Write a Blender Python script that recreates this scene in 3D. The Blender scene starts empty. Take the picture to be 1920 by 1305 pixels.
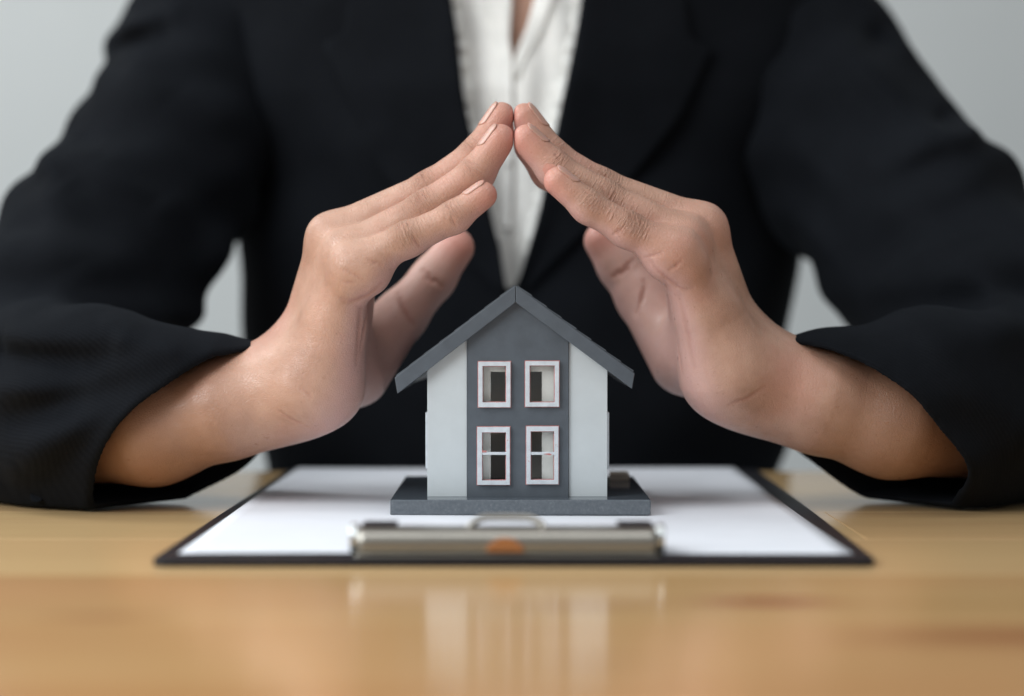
import bpy, bmesh, math, random
import numpy as np
from mathutils import Vector, Matrix
random.seed(7)
rng = np.random.default_rng(7)
S = bpy.context.scene
COL = S.collection

# ---------------------------------------------------------------- camera
FPX, CX, CY = 3185.0, 960.0, 652.5          # focal length in photo pixels, image centre
CAM_Z, PITCH = 0.081, math.atan(65.5 / 3185.0)
cam = bpy.data.cameras.new("camera"); camo = bpy.data.objects.new("camera", cam); COL.objects.link(camo)
cam.sensor_width = 36.0; cam.lens = FPX / 1920.0 * 36.0
cam.clip_start = 0.01; cam.clip_end = 50
camo.location = (0, 0, CAM_Z); camo.rotation_euler = (math.pi / 2 - PITCH, 0, 0)
cam.dof.use_dof = True; cam.dof.focus_distance = 0.668; cam.dof.aperture_fstop = 3.4
S.camera = camo

# ---------------------------------------------------------------- light
W = bpy.data.worlds.new("World"); S.world = W; W.use_nodes = True
bg = W.node_tree.nodes["Background"]; bg.inputs[0].default_value = (0.92, 0.97, 1.0, 1); bg.inputs[1].default_value = 0.29

def area(name, loc, target, sx, sy, power, col):
    l = bpy.data.lights.new(name, 'AREA'); l.shape = 'RECTANGLE'; l.size = sx; l.size_y = sy
    l.energy = power; l.color = col
    o = bpy.data.objects.new(name, l); COL.objects.link(o); o.location = loc
    o.rotation_euler = (Vector(target) - Vector(loc)).to_track_quat('-Z', 'Y').to_euler()
    return o
area("key_softbox", (-0.57, 0.27, 0.45), (-0.05, 0.72, 0.06), 0.50, 0.50, 5.6, (0.93, 0.975, 1.0))  # soft key lamp added close at left, standing in for window light
area("ceiling_light", (0.05, 0.25, 1.35), (0, 0.68, 0.05), 1.1, 0.9, 6.4, (0.97, 0.985, 1.0))
area("wall_light", (-1.4, 1.15, 1.5), (0.3, 2.1, 0.3), 1.0, 0.8, 19.5, (0.95, 0.985, 1.0))
S.view_settings.view_transform = 'Standard'; S.view_settings.look = 'None'
S.view_settings.exposure = 0.0; S.view_settings.gamma = 1.0

# ---------------------------------------------------------------- helpers
_c, _s = math.cos(PITCH), math.sin(PITCH)
def P(px, py, d):
    """point at depth d (metres from the lens, along the table) seen at a photo position: used to measure sizes"""
    u, v = (px - CX) / FPX, (CY - py) / FPX
    t = d / (_c + v * _s)
    return Vector((u * t, d, CAM_Z + t * (v * _c - _s)))
def A(px, py, d): return np.array(P(px, py, d), dtype=np.float32)

def tag(o, label=None, cat=None, group=None, kind=None):
    if label: o["label"] = label
    if cat: o["category"] = cat
    if group: o["group"] = group
    if kind: o["kind"] = kind
    return o
def empty(name, loc, label, cat):
    o = bpy.data.objects.new(name, None); COL.objects.link(o); o.location = loc; o.empty_display_size = 0.02
    return tag(o, label, cat)
def link(name, me, mat, parent=None, smooth=False):
    o = bpy.data.objects.new(name, me); COL.objects.link(o)
    if mat: me.materials.append(mat)
    if parent is not None:
        o.parent = parent
        w = Vector((0, 0, 0)); q = parent
        while q is not None: w += q.location; q = q.parent
        me.transform(Matrix.Translation(-w))
    if smooth:
        me.polygons.foreach_set("use_smooth", [True] * len(me.polygons))
    me.update()
    return o
def obj(name, bm, mat, parent=None, smooth=False, bevel=0, seg=2):
    bmesh.ops.recalc_face_normals(bm, faces=bm.faces)
    me = bpy.data.meshes.new(name); bm.to_mesh(me); bm.free()
    o = link(name, me, mat, parent, smooth)
    if bevel:
        m = o.modifiers.new("bevel", 'BEVEL'); m.width = bevel; m.segments = seg; m.limit_method = 'ANGLE'
    return o
def box(bm, x0, x1, y0, y1, z0, z1):
    vs = [bm.verts.new(p) for p in ((x0,y0,z0),(x1,y0,z0),(x1,y1,z0),(x0,y1,z0),(x0,y0,z1),(x1,y0,z1),(x1,y1,z1),(x0,y1,z1))]
    for f in ((0,3,2,1),(4,5,6,7),(0,1,5,4),(1,2,6,5),(2,3,7,6),(3,0,4,7)): bm.faces.new([vs[i] for i in f])
    return vs
def prism(bm, xz, y0, y1):
    a = [bm.verts.new((x, y0, z)) for x, z in xz]; b = [bm.verts.new((x, y1, z)) for x, z in xz]
    n = len(xz); bm.faces.new(a); bm.faces.new(b[::-1])
    for i in range(n): bm.faces.new((a[i], b[i], b[(i+1) % n], a[(i+1) % n]))
def plate(outline, holes, y0, y1):
    """flat plate in the xz plane with rectangular openings, front at y0, back at y1"""
    bm = bmesh.new(); es = []
    def loop(pts):
        vs = [bm.verts.new((x, y0, z)) for x, z in pts]
        for i in range(len(vs)): es.append(bm.edges.new((vs[i], vs[(i+1) % len(vs)])))
    loop(outline)
    for (x0, x1, z0, z1) in holes: loop([(x0,z0),(x1,z0),(x1,z1),(x0,z1)])
    r = bmesh.ops.triangle_fill(bm, edges=es, use_beauty=True)
    fs = [f for f in bm.faces]
    r = bmesh.ops.extrude_face_region(bm, geom=fs)
    for g in r["geom"]:
        if isinstance(g, bmesh.types.BMVert): g.co.y = y1
    bmesh.ops.dissolve_limit(bm, angle_limit=0.01, verts=bm.verts[:], edges=bm.edges[:])
    return bm
def tube(bm, pts, r, n=12, closed=False):
    """round bar along a polyline"""
    pts = [Vector(p) for p in pts]; rings = []
    N = len(pts)
    for i, p in enumerate(pts):
        t = (pts[(i+1) % N] - pts[i-1]) if closed else (pts[min(i+1, N-1)] - pts[max(i-1, 0)])
        t.normalize(); a = Vector((0,0,1)) if abs(t.z) < .9 else Vector((1,0,0))
        u = t.cross(a).normalized(); v = t.cross(u)
        rr = r[i] if hasattr(r, '__len__') else r
        rings.append([bm.verts.new(p + rr*(math.cos(2*math.pi*k/n)*u + math.sin(2*math.pi*k/n)*v)) for k in range(n)])
    for i in range(N if closed else N-1):
        a, b = rings[i], rings[(i+1) % N]
        for k in range(n): bm.faces.new((a[k], a[(k+1) % n], b[(k+1) % n], b[k]))
    if not closed: bm.faces.new(rings[0][::-1]); bm.faces.new(rings[-1])

# ---------------------------------------------------------------- materials
class NT:
    def __init__(s, name):
        s.m = bpy.data.materials.new(name); s.m.use_nodes = True; s.t = s.m.node_tree
        s.b = s.t.nodes["Principled BSDF"]
    def n(s, typ, **kw):
        nd = s.t.nodes.new(typ)
        for k, v in kw.items(): setattr(nd, k, v)
        return nd
    def l(s, a, b): s.t.links.new(a, b)
    def val(s, **kw):
        for k, v in kw.items():
            k = k.replace('_', ' ')
            s.b.inputs[k].default_value = v
    def noise(s, scale, detail=3, rough=.5, vec=None, sc=None):
        nd = s.n('ShaderNodeTexNoise'); nd.inputs['Scale'].default_value = scale
        nd.inputs['Detail'].default_value = detail; nd.inputs['Roughness'].default_value = rough
        if vec is None: vec = s.n('ShaderNodeTexCoord').outputs['Object']
        if sc is not None:
            mp = s.n('ShaderNodeMapping'); mp.inputs['Scale'].default_value = sc; s.l(vec, mp.inputs[0]); vec = mp.outputs[0]
        s.l(vec, nd.inputs['Vector']); return nd.outputs[0]
    def ramp(s, fac, stops):
        r = s.n('ShaderNodeValToRGB'); e = r.color_ramp.elements
        while len(e) < len(stops): e.new(0.5)
        for i, (p, c) in enumerate(stops):
            e[i].position = p; e[i].color = (*c, 1) if len(c) == 3 else c
        s.l(fac, r.inputs[0]); return r.outputs[0]
    def math(s, op, a, b=None, c=None):
        nd = s.n('ShaderNodeMath', operation=op)
        for i, x in enumerate((a, b, c)):
            if x is None: continue
            if isinstance(x, (int, float)): nd.inputs[i].default_value = x
            else: s.l(x, nd.inputs[i])
        return nd.outputs[0]
    def mix(s, fac, a, b, mode='MIX'):
        nd = s.n('ShaderNodeMix', data_type='RGBA', blend_type=mode)
        for i, x in ((0, fac), (6, a), (7, b)):
            if isinstance(x, (int, float)): nd.inputs[i].default_value = x
            elif isinstance(x, tuple): nd.inputs[i].default_value = (*x, 1) if len(x) == 3 else x
            else: s.l(x, nd.inputs[i])
        return nd.outputs[2]
    def attr(s, name):
        return s.n('ShaderNodeAttribute', attribute_name=name).outputs['Fac']
    def bump(s, h, strength=.3, dist=.001, normal=None):
        nd = s.n('ShaderNodeBump'); nd.inputs['Strength'].default_value = strength; nd.inputs['Distance'].default_value = dist
        s.l(h, nd.inputs['Height'])
        if normal is not None: s.l(normal, nd.inputs['Normal'])
        return nd.outputs[0]

def painted(name, col, rough=.5, vary=.12, scale=120, bump=.15, spec=.5):
    m = NT(name)
    f = m.noise(scale, 4, .6)
    d = tuple(c * (1 - vary) for c in col); u = tuple(min(1, c * (1 + vary)) for c in col)
    m.l(m.ramp(f, [(.3, d), (.7, u)]), m.b.inputs['Base Color'])
    m.val(Roughness=rough); m.b.inputs['Specular IOR Level'].default_value = spec
    m.l(m.bump(m.noise(scale * 12, 3), bump, .0003), m.b.inputs['Normal'])
    return m.m

def wood_material():
    m = NT("pine_wood")
    co = m.n('ShaderNodeTexCoord').outputs['Object']; rnd = m.n('ShaderNodeObjectInfo').outputs['Random']
    off = m.n('ShaderNodeCombineXYZ'); m.l(m.math('MULTIPLY', rnd, 9.0), off.inputs[0]); m.l(m.math('MULTIPLY', rnd, 5.0), off.inputs[1])
    va = m.n('ShaderNodeVectorMath', operation='ADD'); m.l(co, va.inputs[0]); m.l(off.outputs[0], va.inputs[1]); v = va.outputs[0]
    g1 = m.noise(14, 4, .55, v, (.35, 3.2, 1)); g2 = m.noise(60, 5, .6, v, (.12, 9, 1)); g3 = m.noise(5, 2, .5, v, (.6, 2.2, 1))
    wv = m.n('ShaderNodeTexWave', wave_type='BANDS', bands_direction='Y', wave_profile='SAW'); wv.inputs['Scale'].default_value = 22
    wv.inputs['Distortion'].default_value = 5; wv.inputs['Detail'].default_value = 2; wv.inputs['Detail Scale'].default_value = .8
    mp = m.n('ShaderNodeMapping'); mp.inputs['Scale'].default_value = (.16, 1.6, 1); m.l(v, mp.inputs[0]); m.l(mp.outputs[0], wv.inputs[0])
    c = m.ramp(g1, [(.25, (.37, .175, .055)), (.5, (.47, .27, .098)), (.75, (.57, .355, .145))])
    c = m.mix(m.math('MULTIPLY', wv.outputs[1], .48), c, (.36, .17, .06))
    c = m.mix(m.ramp(g2, [(.42, (0, 0, 0)), (.72, (.55, .55, .55))]), c, (.40, .20, .075))
    c = m.mix(m.math('MULTIPLY', g2, .22), c, (.66, .45, .22))
    c = m.mix(m.ramp(g3, [(.45, (0, 0, 0)), (.8, (.7, .7, .7))]), c, (.50, .20, .09))
    # each board has its own tint
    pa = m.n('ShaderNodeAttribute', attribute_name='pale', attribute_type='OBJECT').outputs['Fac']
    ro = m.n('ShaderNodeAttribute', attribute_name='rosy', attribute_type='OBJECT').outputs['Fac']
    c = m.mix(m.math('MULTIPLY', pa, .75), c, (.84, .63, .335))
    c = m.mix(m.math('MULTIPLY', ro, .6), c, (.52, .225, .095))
    # a few knots: darker reddish eyes in the wood
    kv = m.n('ShaderNodeNewGeometry').outputs['Position']
    for (kx, ky, sx, sy, st) in ((.072, .476, .026, .011, .95), (.128, .425, .06, .017, .7), (.02, .468, .03, .008, .35), (-.185, .43, .04, .012, .35), (-.11, .452, .022, .010, .4), (-.29, .60, .02, .006, .6), (.02, .395, .02, .008, .25)):
        sb = m.n('ShaderNodeVectorMath', operation='SUBTRACT'); m.l(kv, sb.inputs[0]); sb.inputs[1].default_value = (kx, ky, 0)
        ml = m.n('ShaderNodeVectorMath', operation='MULTIPLY'); m.l(sb.outputs[0], ml.inputs[0]); ml.inputs[1].default_value = (1/sx, 1/sy, 0)
        ln = m.n('ShaderNodeVectorMath', operation='LENGTH'); m.l(ml.outputs[0], ln.inputs[0])
        mk = m.ramp(ln.outputs['Value'], [(.25, (st,)*3), (1., (0, 0, 0))])
        c = m.mix(mk, c, (.30, .105, .045))
    m.l(c, m.b.inputs['Base Color'])
    m.l(m.ramp(g2, [(.3, (.10,)*3), (.7, (.16,)*3)]), m.b.inputs['Roughness'])
    m.b.inputs['Specular IOR Level'].default_value = .32
    m.l(m.bump(g2, .12, .0004), m.b.inputs['Normal'])
    return m.m

def fabric_material(name, col, sheen=.25, weave=True, rough=.85):
    m = NT(name)
    co = m.n('ShaderNodeTexCoord').outputs['Object']
    n1 = m.noise(18, 4, .6, co)
    cc = m.ramp(n1, [(.3, tuple(c * .8 for c in col)), (.7, tuple(c * 1.25 for c in col))])
    if not weave: m.l(cc, m.b.inputs['Base Color'])
    m.val(Roughness=rough); m.b.inputs['Specular IOR Level'].default_value = .03
    m.b.inputs['Sheen Weight'].default_value = sheen; m.b.inputs['Sheen Roughness'].default_value = .45
    m.b.inputs['Sheen Tint'].default_value = (.75, .86, 1, 1)
    h = m.noise(900, 2, .5, co)
    if weave:
        w = m.n('ShaderNodeTexWave', wave_type='BANDS', bands_direction='DIAGONAL'); w.inputs['Scale'].default_value = 260
        w.inputs['Distortion'].default_value = 3; w.inputs['Detail'].default_value = 2; w.inputs['Detail Scale'].default_value = 3
        m.l(co, w.inputs[0]); m.l(m.mix(m.math('MULTIPLY', w.outputs[1], .30), cc, tuple(c * 1.9 for c in col)), m.b.inputs['Base Color']); h = m.math('ADD', m.math('MULTIPLY', w.outputs[1], .7), m.math('MULTIPLY', h, .5))
    m.l(m.bump(h, .12, .0004, m.bump(m.noise(45, 4, .55, co), .25, .002)), m.b.inputs['Normal'])
    return m.m

def skin_material():
    m = NT("skin")
    co = m.n('ShaderNodeTexCoord').outputs['Object']
    f = m.noise(55, 5, .6, co); f2 = m.noise(260, 3, .6, co); f3 = m.noise(900, 2, .5, co)
    f0 = m.noise(22, 3, .55, co)
    c = m.ramp(f, [(.28, (.43, .24, .168)), (.52, (.55, .325, .235)), (.78, (.63, .39, .292))])
    c = m.mix(m.math('MULTIPLY', f2, .30), c, (.43, .225, .15))
    c = m.mix(m.ramp(f0, [(.48, (0, 0, 0)), (.68, (.55, .55, .55))]), c, (.60, .30, .23))
    c = m.mix(m.attr('palm'), c, (.66, .40, .36))
    c = m.mix(m.attr('pink'), c, (.66, .295, .235))
    c = m.mix(m.math('MULTIPLY', m.attr('arm_shade'), 1.05), c, (.25, .125, .07))  # forearm darkens towards the cuff: sleeve shade put into the skin colour
    kn = m.attr('knuckle')
    c = m.mix(m.math('MULTIPLY', kn, .30), c, (.33, .16, .10))
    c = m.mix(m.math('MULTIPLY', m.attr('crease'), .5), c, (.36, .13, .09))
    # small freckles and pores
    vo = m.n('ShaderNodeTexVoronoi'); vo.inputs['Scale'].default_value = 160; m.l(co, vo.inputs['Vector'])
    c = m.mix(m.ramp(vo.outputs['Distance'], [(.03, (.35,)*3), (.08, (0, 0, 0))]), c, (.30, .14, .085))
    m.l(c, m.b.inputs['Base Color'])
    m.l(m.ramp(f2, [(.3, (.27,)*3), (.7, (.43,)*3)]), m.b.inputs['Roughness'])
    m.b.inputs['Specular IOR Level'].default_value = .5
    m.b.inputs['Subsurface Weight'].default_value = .16
    m.b.inputs['Subsurface Radius'].default_value = (1.0, .36, .2); m.b.inputs['Subsurface Scale'].default_value = .0028
    # cross lines along each finger, stronger over the joints
    u = m.attr('along'); sx = m.n('ShaderNodeSeparateXYZ'); m.l(co, sx.inputs[0])
    cb = m.n('ShaderNodeCombineXYZ'); m.l(m.math('MULTIPLY', u, 900.0), cb.inputs[0])
    m.l(m.math('MULTIPLY', sx.outputs[1], 130.0), cb.inputs[1]); m.l(m.math('MULTIPLY', sx.outputs[2], 130.0), cb.inputs[2])
    lines = m.noise(1.0, 4, .62, cb.outputs[0])
    ph = m.math('ADD', m.math('MULTIPLY', u, 4700.0), m.math('MULTIPLY', m.noise(150, 3, .6, co), 22.0))
    wr = m.math('ADD', m.math('MULTIPLY', m.math('SINE', ph), .22), m.math('MULTIPLY', m.math('ABSOLUTE', m.math('SUBTRACT', lines, .5)), 10.0))
    wr = m.math('MULTIPLY', wr, m.attr('wrinkle'))
    v2 = m.n('ShaderNodeTexVoronoi', feature='DISTANCE_TO_EDGE'); v2.inputs['Scale'].default_value = 950
    m.l(co, v2.inputs['Vector'])
    cell = m.math('MINIMUM', v2.outputs['Distance'], .12)
    h = m.math('ADD', m.math('MULTIPLY', wr, 1.05), m.math('MULTIPLY', cell, 2.2))
    h = m.math('ADD', h, m.math('MULTIPLY', f3, .25))
    m.l(m.bump(h, .65, .00045, m.bump(m.noise(90, 4, .55, co), .35, .0012)), m.b.inputs['Normal'])
    return m.m

M = {}
M['wood'] = wood_material()
M['wall'] = painted("wall_paint", (.70, .725, .72), .85, .03, 3, .05, .2)
M['board'] = painted("black_board", (.012, .012, .016), .42, .2, 200, .3, .25)
M['paper'] = painted("white_paper", (.79, .815, .87), .6, .02, 40, .05, .3)
M['house_grey'] = painted("grey_paint", (.092, .108, .127), .42, .10, 160, .12)
M['house_base'] = None
M['house_white'] = painted("white_board", (.57, .61, .625), .5, .03, 90, .05)
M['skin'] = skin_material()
M['jacket'] = fabric_material("black_suiting", (.0064, .0073, .0092), .012)
M['blouse'] = fabric_material("white_cotton", (.88, .875, .84), .1, False, .8)

# ---------------------------------------------------------------- wall and table
bm = bmesh.new(); box(bm, -4, 4, 1.95, 2.05, -1.2, 2.6)
tag(obj("wall", bm, M['wall']), kind="structure")

table = empty("table", (0, .5, -.03), "glossy light pine table of joined boards under the clipboard", "table")
rows = [.10, .20, .285, .365, .445, .525, .607, .69, .775, .868]
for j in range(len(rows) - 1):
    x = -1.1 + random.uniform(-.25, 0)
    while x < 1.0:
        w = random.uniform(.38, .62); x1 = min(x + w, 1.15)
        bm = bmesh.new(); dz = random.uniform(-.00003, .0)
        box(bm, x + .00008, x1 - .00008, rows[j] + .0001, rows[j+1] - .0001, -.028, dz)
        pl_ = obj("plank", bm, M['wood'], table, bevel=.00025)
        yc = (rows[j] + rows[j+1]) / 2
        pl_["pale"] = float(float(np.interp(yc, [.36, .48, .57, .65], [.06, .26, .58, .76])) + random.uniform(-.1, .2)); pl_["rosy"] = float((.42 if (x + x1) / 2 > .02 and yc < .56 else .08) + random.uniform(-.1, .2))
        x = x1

# ---------------------------------------------------------------- clipboard and paper
clipboard = empty("clipboard", (0, .70, .0), "black clipboard lying on the pine table with its metal clip towards the camera", "clipboard")
def rounded(pts, r, n=5):
    out = []; N = len(pts)
    for i in range(N):
        p = Vector(pts[i]); a = (Vector(pts[i-1]) - p).normalized(); b = (Vector(pts[(i+1) % N]) - p).normalized()
        for k in range(n + 1):
            t = k / n; q = p + a*r*(1-t)**2 + b*r*t**2
            out.append((q.x, q.y))
    return out
def slab(name, pts, z0, z1, mat, parent, bevel=.0004):
    bm = bmesh.new(); a = [bm.verts.new((x, y, z0)) for x, y in pts]; b = [bm.verts.new((x, y, z1)) for x, y in pts]
    n = len(pts); bm.faces.new(a[::-1]); bm.faces.new(b)
    for i in range(n): bm.faces.new((a[i], a[(i+1) % n], b[(i+1) % n], b[i]))
    return obj(name, bm, mat, parent, bevel=bevel)
slab("board", rounded([(-.1155, .540), (.1165, .540), (.1235, .857), (-.1125, .857)], .006), .0, .0024, M['board'], clipboard, .0006)

# a sheet with a slight curl along its left edge
bm = bmesh.new(); nx, ny = 40, 40; g = []
for j in range(ny + 1):
    v = j / ny; row = []
    for i in range(nx + 1):
        u = i / nx
        x = -.1085 + .2195 * u + .0008 * v; y = .551 + .305 * v
        z = .00275 + .0006 * math.exp(-((u) / .12) ** 2) * math.sin(math.pi * v) + .0002 * math.sin(5 * u + 3 * v) + .0002
        row.append(bm.verts.new((x, y, z)))
    g.append(row)
for j in range(ny):
    for i in range(nx): bm.faces.new((g[j][i], g[j][i+1], g[j+1][i+1], g[j+1][i]))
paper = obj("paper_sheet", bm, M['paper'], None, True)
sm = paper.modifiers.new("thickness", 'SOLIDIFY'); sm.thickness = .00012; sm.offset = -1
tag(paper, "blank white sheet of paper clipped on the black clipboard, under the model house", "paper")

# clip
mm = NT("clip_metal"); mm.val(Metallic=1.0, Roughness=.36); mm.b.inputs['Base Color'].default_value = (.39, .37, .33, 1)
mm.l(mm.bump(mm.noise(70, 2, .5, None, (1, 12, 12)), .08, .0005), mm.b.inputs['Normal']); M['metal'] = mm.m
ch = NT('clip_chrome'); ch.val(Metallic=1.0, Roughness=.14); ch.b.inputs['Base Color'].default_value = (.80, .82, .82, 1); M['chrome'] = ch.m
M['gap_dark'] = painted("clip_dark", (.03, .026, .03), .4, .1)  # dark tone for the gaps above the clip bar
M['warm_reflection'] = painted("clip_warm_tone", (.42, .17, .06), .4, .1)  # warm table reflection as a plain orange colour
YC = .549
def loftprof(name, prof, x0, x1, mat, parent, wfun=None, thick=.0009, nx=40):
    """sheet metal bent along x: prof = list of (y, z), x ends may change along the profile"""
    bm = bmesh.new(); g = []
    for k, (y, z) in enumerate(prof):
        a, b = (x0, x1) if wfun is None else wfun(k / (len(prof) - 1))
        g.append([bm.verts.new((a + (b - a) * i / nx, y, z)) for i in range(nx + 1)])
    for k in range(len(prof) - 1):
        for i in range(nx): bm.faces.new((g[k][i], g[k][i+1], g[k+1][i+1], g[k+1][i]))
    o = obj(name, bm, mat, parent, True)
    m = o.modifiers.new("thickness", 'SOLIDIFY'); m.thickness = thick; m.offset = 0
    return o
cxl, cxr, cxm = -.0500, .0470, -.0017
# base plate, folded jaw, lever with its hanging loop, spring coils at both ends
slab("clip_plate", rounded([(cxl - .001, YC - .006), (cxr + .001, YC - .006), (cxr + .001, YC + .022), (cxl - .001, YC + .022)], .002), .0025, .0034, M['metal'], clipboard, .0003)
prof = [(YC - .0034, .0038), (YC - .0036, .0055), (YC - .0036, .0075), (YC - .0030, .0092), (YC - .0016, .0102), (YC + .001, .0106), (YC + .008, .0108), (YC + .014, .0098), (YC + .020, .0062), (YC + .0225, .0040)]
loftprof("clip_jaw", prof, cxl, cxr, M['metal'], clipboard)
bm = bmesh.new()
arch = [(cxm + .0125 * math.cos(t) * (1 if abs(math.cos(t)) > .6 else 1), YC + .004 + .003 * math.sin(t), .0098 + .0042 * min(1, 1.25 * math.sin(t))) for t in np.linspace(math.pi, 0, 19)]
tube(bm, arch, .0011, 10); obj("clip_loop", bm, M['metal'], clipboard, True)
for sx in (cxl, cxr):
    bm = bmesh.new()
    s = -1 if sx < 0 else 1
    for r0, dx in ((.0042, 0), (.0042, .0013)):
        tube(bm, [(sx + s * (.0006 + dx * .8), YC + .002 + r0 * math.cos(t), .0078 + r0 * math.sin(t)) for t in np.linspace(0, 2 * math.pi, 21)[:-1]], .0009, 8, True)
    sp = obj("clip_spring", bm, M['chrome'], clipboard, True)
    bm = bmesh.new(); box(bm, min(sx - s*.001, sx - s * .0125), max(sx - s*.001, sx - s * .0125), YC + .004, YC + .012, .0112, .0124)
    obj("clip_gap", bm, M['gap_dark'], clipboard, bevel=.0005)  # solid dark block added where the clip only has a dark gap
bm = bmesh.new(); prism(bm, [(cxm - .0066, .0042), (cxm + .0056, .0042), (cxm + .0052, .0062), (cxm + .002, .0086), (cxm - .002, .0090), (cxm - .006, .0066)], YC - .0050, YC - .0043)
obj("clip_reflection", bm, M['warm_reflection'], clipboard, bevel=.0003)  # table's warm reflection in the clip, built as an orange piece

# ---------------------------------------------------------------- model house
bmn = NT("base_stone")
f = bmn.noise(900, 3, .6); geo = bmn.n('ShaderNodeNewGeometry'); sep = bmn.n('ShaderNodeSeparateXYZ'); bmn.l(geo.outputs['Normal'], sep.inputs[0])
top = bmn.math('GREATER_THAN', sep.outputs[2], .8)
c1 = bmn.ramp(f, [(.35, (.095, .11, .125)), (.62, (.125, .14, .158)), (.78, (.19, .21, .225))])
bmn.l(bmn.mix(top, c1, (.085, .10, .118)), bmn.b.inputs['Base Color'])
bmn.l(bmn.math('SUBTRACT', .55, bmn.math('MULTIPLY', top, .48)), bmn.b.inputs['Roughness'])
M['house_base'] = bmn.m
fr = NT("window_paint")
co = fr.n('ShaderNodeTexCoord').outputs['Object']
c = fr.ramp(fr.noise(300, 3, .6, co), [(.3, (.56, .60, .64)), (.7, (.68, .72, .76))])
c = fr.mix(fr.ramp(fr.noise(420, 4, .7, co), [(.66, (0, 0, 0)), (.72, (.8, .8, .8))]), c, (.55, .16, .12))
fr.l(c, fr.b.inputs['Base Color']); fr.val(Roughness=.5); M['frame'] = fr.m
M['frame_edge'] = painted("red_primer", (.50, .20, .19), .6, .25, 300)
M['inner'] = painted("inner_board", (.83, .83, .78), .55, .03, 90)
M['step'] = painted("beige_board", (.36, .32, .27), .6, .08, 200)

DF = .6647                                    # distance of the house front
def hx(px, d=DF): return P(px, 587, d).x
def hz(py, d=DF): return P(960, py, d).z
ZB = .0090
house = empty("model_house", (.002, .70, .003), "small grey and white model house with gabled roof standing on a grey base", "model house")
bm = bmesh.new(); box(bm, hx(731, .6537), hx(1221, .6537), .6537, .7494, .0031, ZB)
obj("base", bm, M['house_base'], house, bevel=.0004)
def under(x):                                 # underside of the roof over x
    xr, zr = hx(967), hz(567)
    return zr - .742 * abs(x - xr)
xa, xb, xc_, xd = hx(801), hx(876), hx(1066), hx(1139); XR = hx(967)
lift = .0012
# front: grey centre panel with four openings, white panels at both sides
wins = [(hx(905), hx(949), hz(754), hz(686), 0), (hx(993), hx(1040), hz(754), hz(685), 0), (hx(904), hx(949), hz(900), hz(810), 1), (hx(995), hx(1039), hz(899), hz(808), 1)]
fro = [(hx(897), hx(957), hz(763), hz(678)), (hx(985), hx(1048), hz(762), hz(677)), (hx(895), hx(956), hz(908), hz(800)), (hx(987), hx(1047), hz(907), hz(799))]
obj("gable_panel", plate([(xb, ZB), (xc_, ZB), (xc_, under(xc_) + lift), (XR, under(XR) + lift), (xb, under(xb) + lift)], [w[:4] for w in wins], DF - .0009, DF + .0016), M['house_grey'], house, bevel=.00012)
for (a, b) in ((xa, xb - .00012), (xc_ + .00012, xd)):
    obj("front_wall", plate([(a, ZB), (b, ZB), (b, under(b) + lift), (a, under(a) + lift)], [], DF, DF + .0020), M['house_white'], house, bevel=.00012)
for k, ((a, b, z0, z1, mull), (A0, A1, Z0, Z1)) in enumerate(zip(wins, fro)):
    y0 = DF - .0024
    o = obj("window", plate([(A0, Z0), (A1, Z0), (A1, Z1), (A0, Z1)], [(a, b, z0, z1)], y0, DF - .0011), M['frame'], house, bevel=.0001)
    e = .00028
    obj("window_backing", plate([(A0 - e, Z0 - e), (A1 + e, Z0 - e), (A1 + e, Z1 + e), (A0 - e, Z1 + e)], [(a + .0003, b - .0003, z0 + .0003, z1 - .0003)], DF - .00108, DF - .00093), M['frame_edge'], o)
    if mull:
        zm = hz(849.5); bm = bmesh.new(); box(bm, a - .00005, b + .00005, y0 + .0002, DF - .0012, zm - .00055, zm + .00055)
        obj("glazing_bar", bm, M['frame'], o, bevel=.0001)
        bm = bmesh.new()                      # chipped red primer on the bar
        pts = [(a, zm + .0004), (a + .0016, zm + .0005), (a + .0019, zm + .0012), (a + .0006, zm + .0011), (a, zm + .0017)] if k == 2 else [(b - .0042, zm - .0002), (b - .0016, zm - .0007), (b - .0009, zm - .0003), (b - .002, zm + .0001)]
        prism(bm, pts, y0 + .00005, y0 + .0006); obj("paint_chip", bm, M['frame_edge'], o)
# side walls with window openings, a partition with a wide doorway close behind the front, open back
DP, DB = .6667, .733
for (x0, x1) in ((xa, xa + .002), (xd - .002, xd)):
    z1 = min(under(x0), under(x1)) + .0008; s = -1 if x0 < 0 else 1; ex = x0 if s < 0 else x1
    zl0, zl1, zu0, zu1 = hz(874), hz(780), hz(756), hz(690)
    bm = plate([(DF + .0021, ZB), (DB - .0001, ZB), (DB - .0001, z1), (DF + .0021, z1)], [(.6735, .6900, zl0, zl1), (.706, .724, zl0, zl1), (.6735, .6900, zu0, zu1)], 0, .002)
    for v in bm.verts: v.co = (x0 + v.co.y, v.co.x, v.co.z)
    sw = obj("side_wall", bm, M['house_white'], house, bevel=.0001)
    for (ya, yb) in ((.6685, .6880), (.706, .724)):
        bm = plate([(ya - .0014, zl0 - .0012), (yb + .0014, zl0 - .0012), (yb + .0014, zl1 + .0012), (ya - .0014, zl1 + .0012)], [(ya + .0003, yb - .0003, zl0 + .0003, zl1 - .0003)], 0, .0008)
        xo = ex - .00085 if s < 0 else ex + .00005
        for v in bm.verts: v.co = (xo + v.co.y, v.co.x, v.co.z)
        obj("side_window", bm, M['frame'], sw, bevel=.0001)
obj("partition", plate([(xa + .0021, ZB + .0007), (xd - .0021, ZB + .0007), (xd - .0021, under(xd)), (XR, under(XR) - .001), (xa + .0021, under(xa))], [(P(920, 700, DP).x, P(1016, 700, DP).x, ZB + .0012, P(960, 697, DP).z)], DP, DP + .0012), M['inner'], house)
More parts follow.
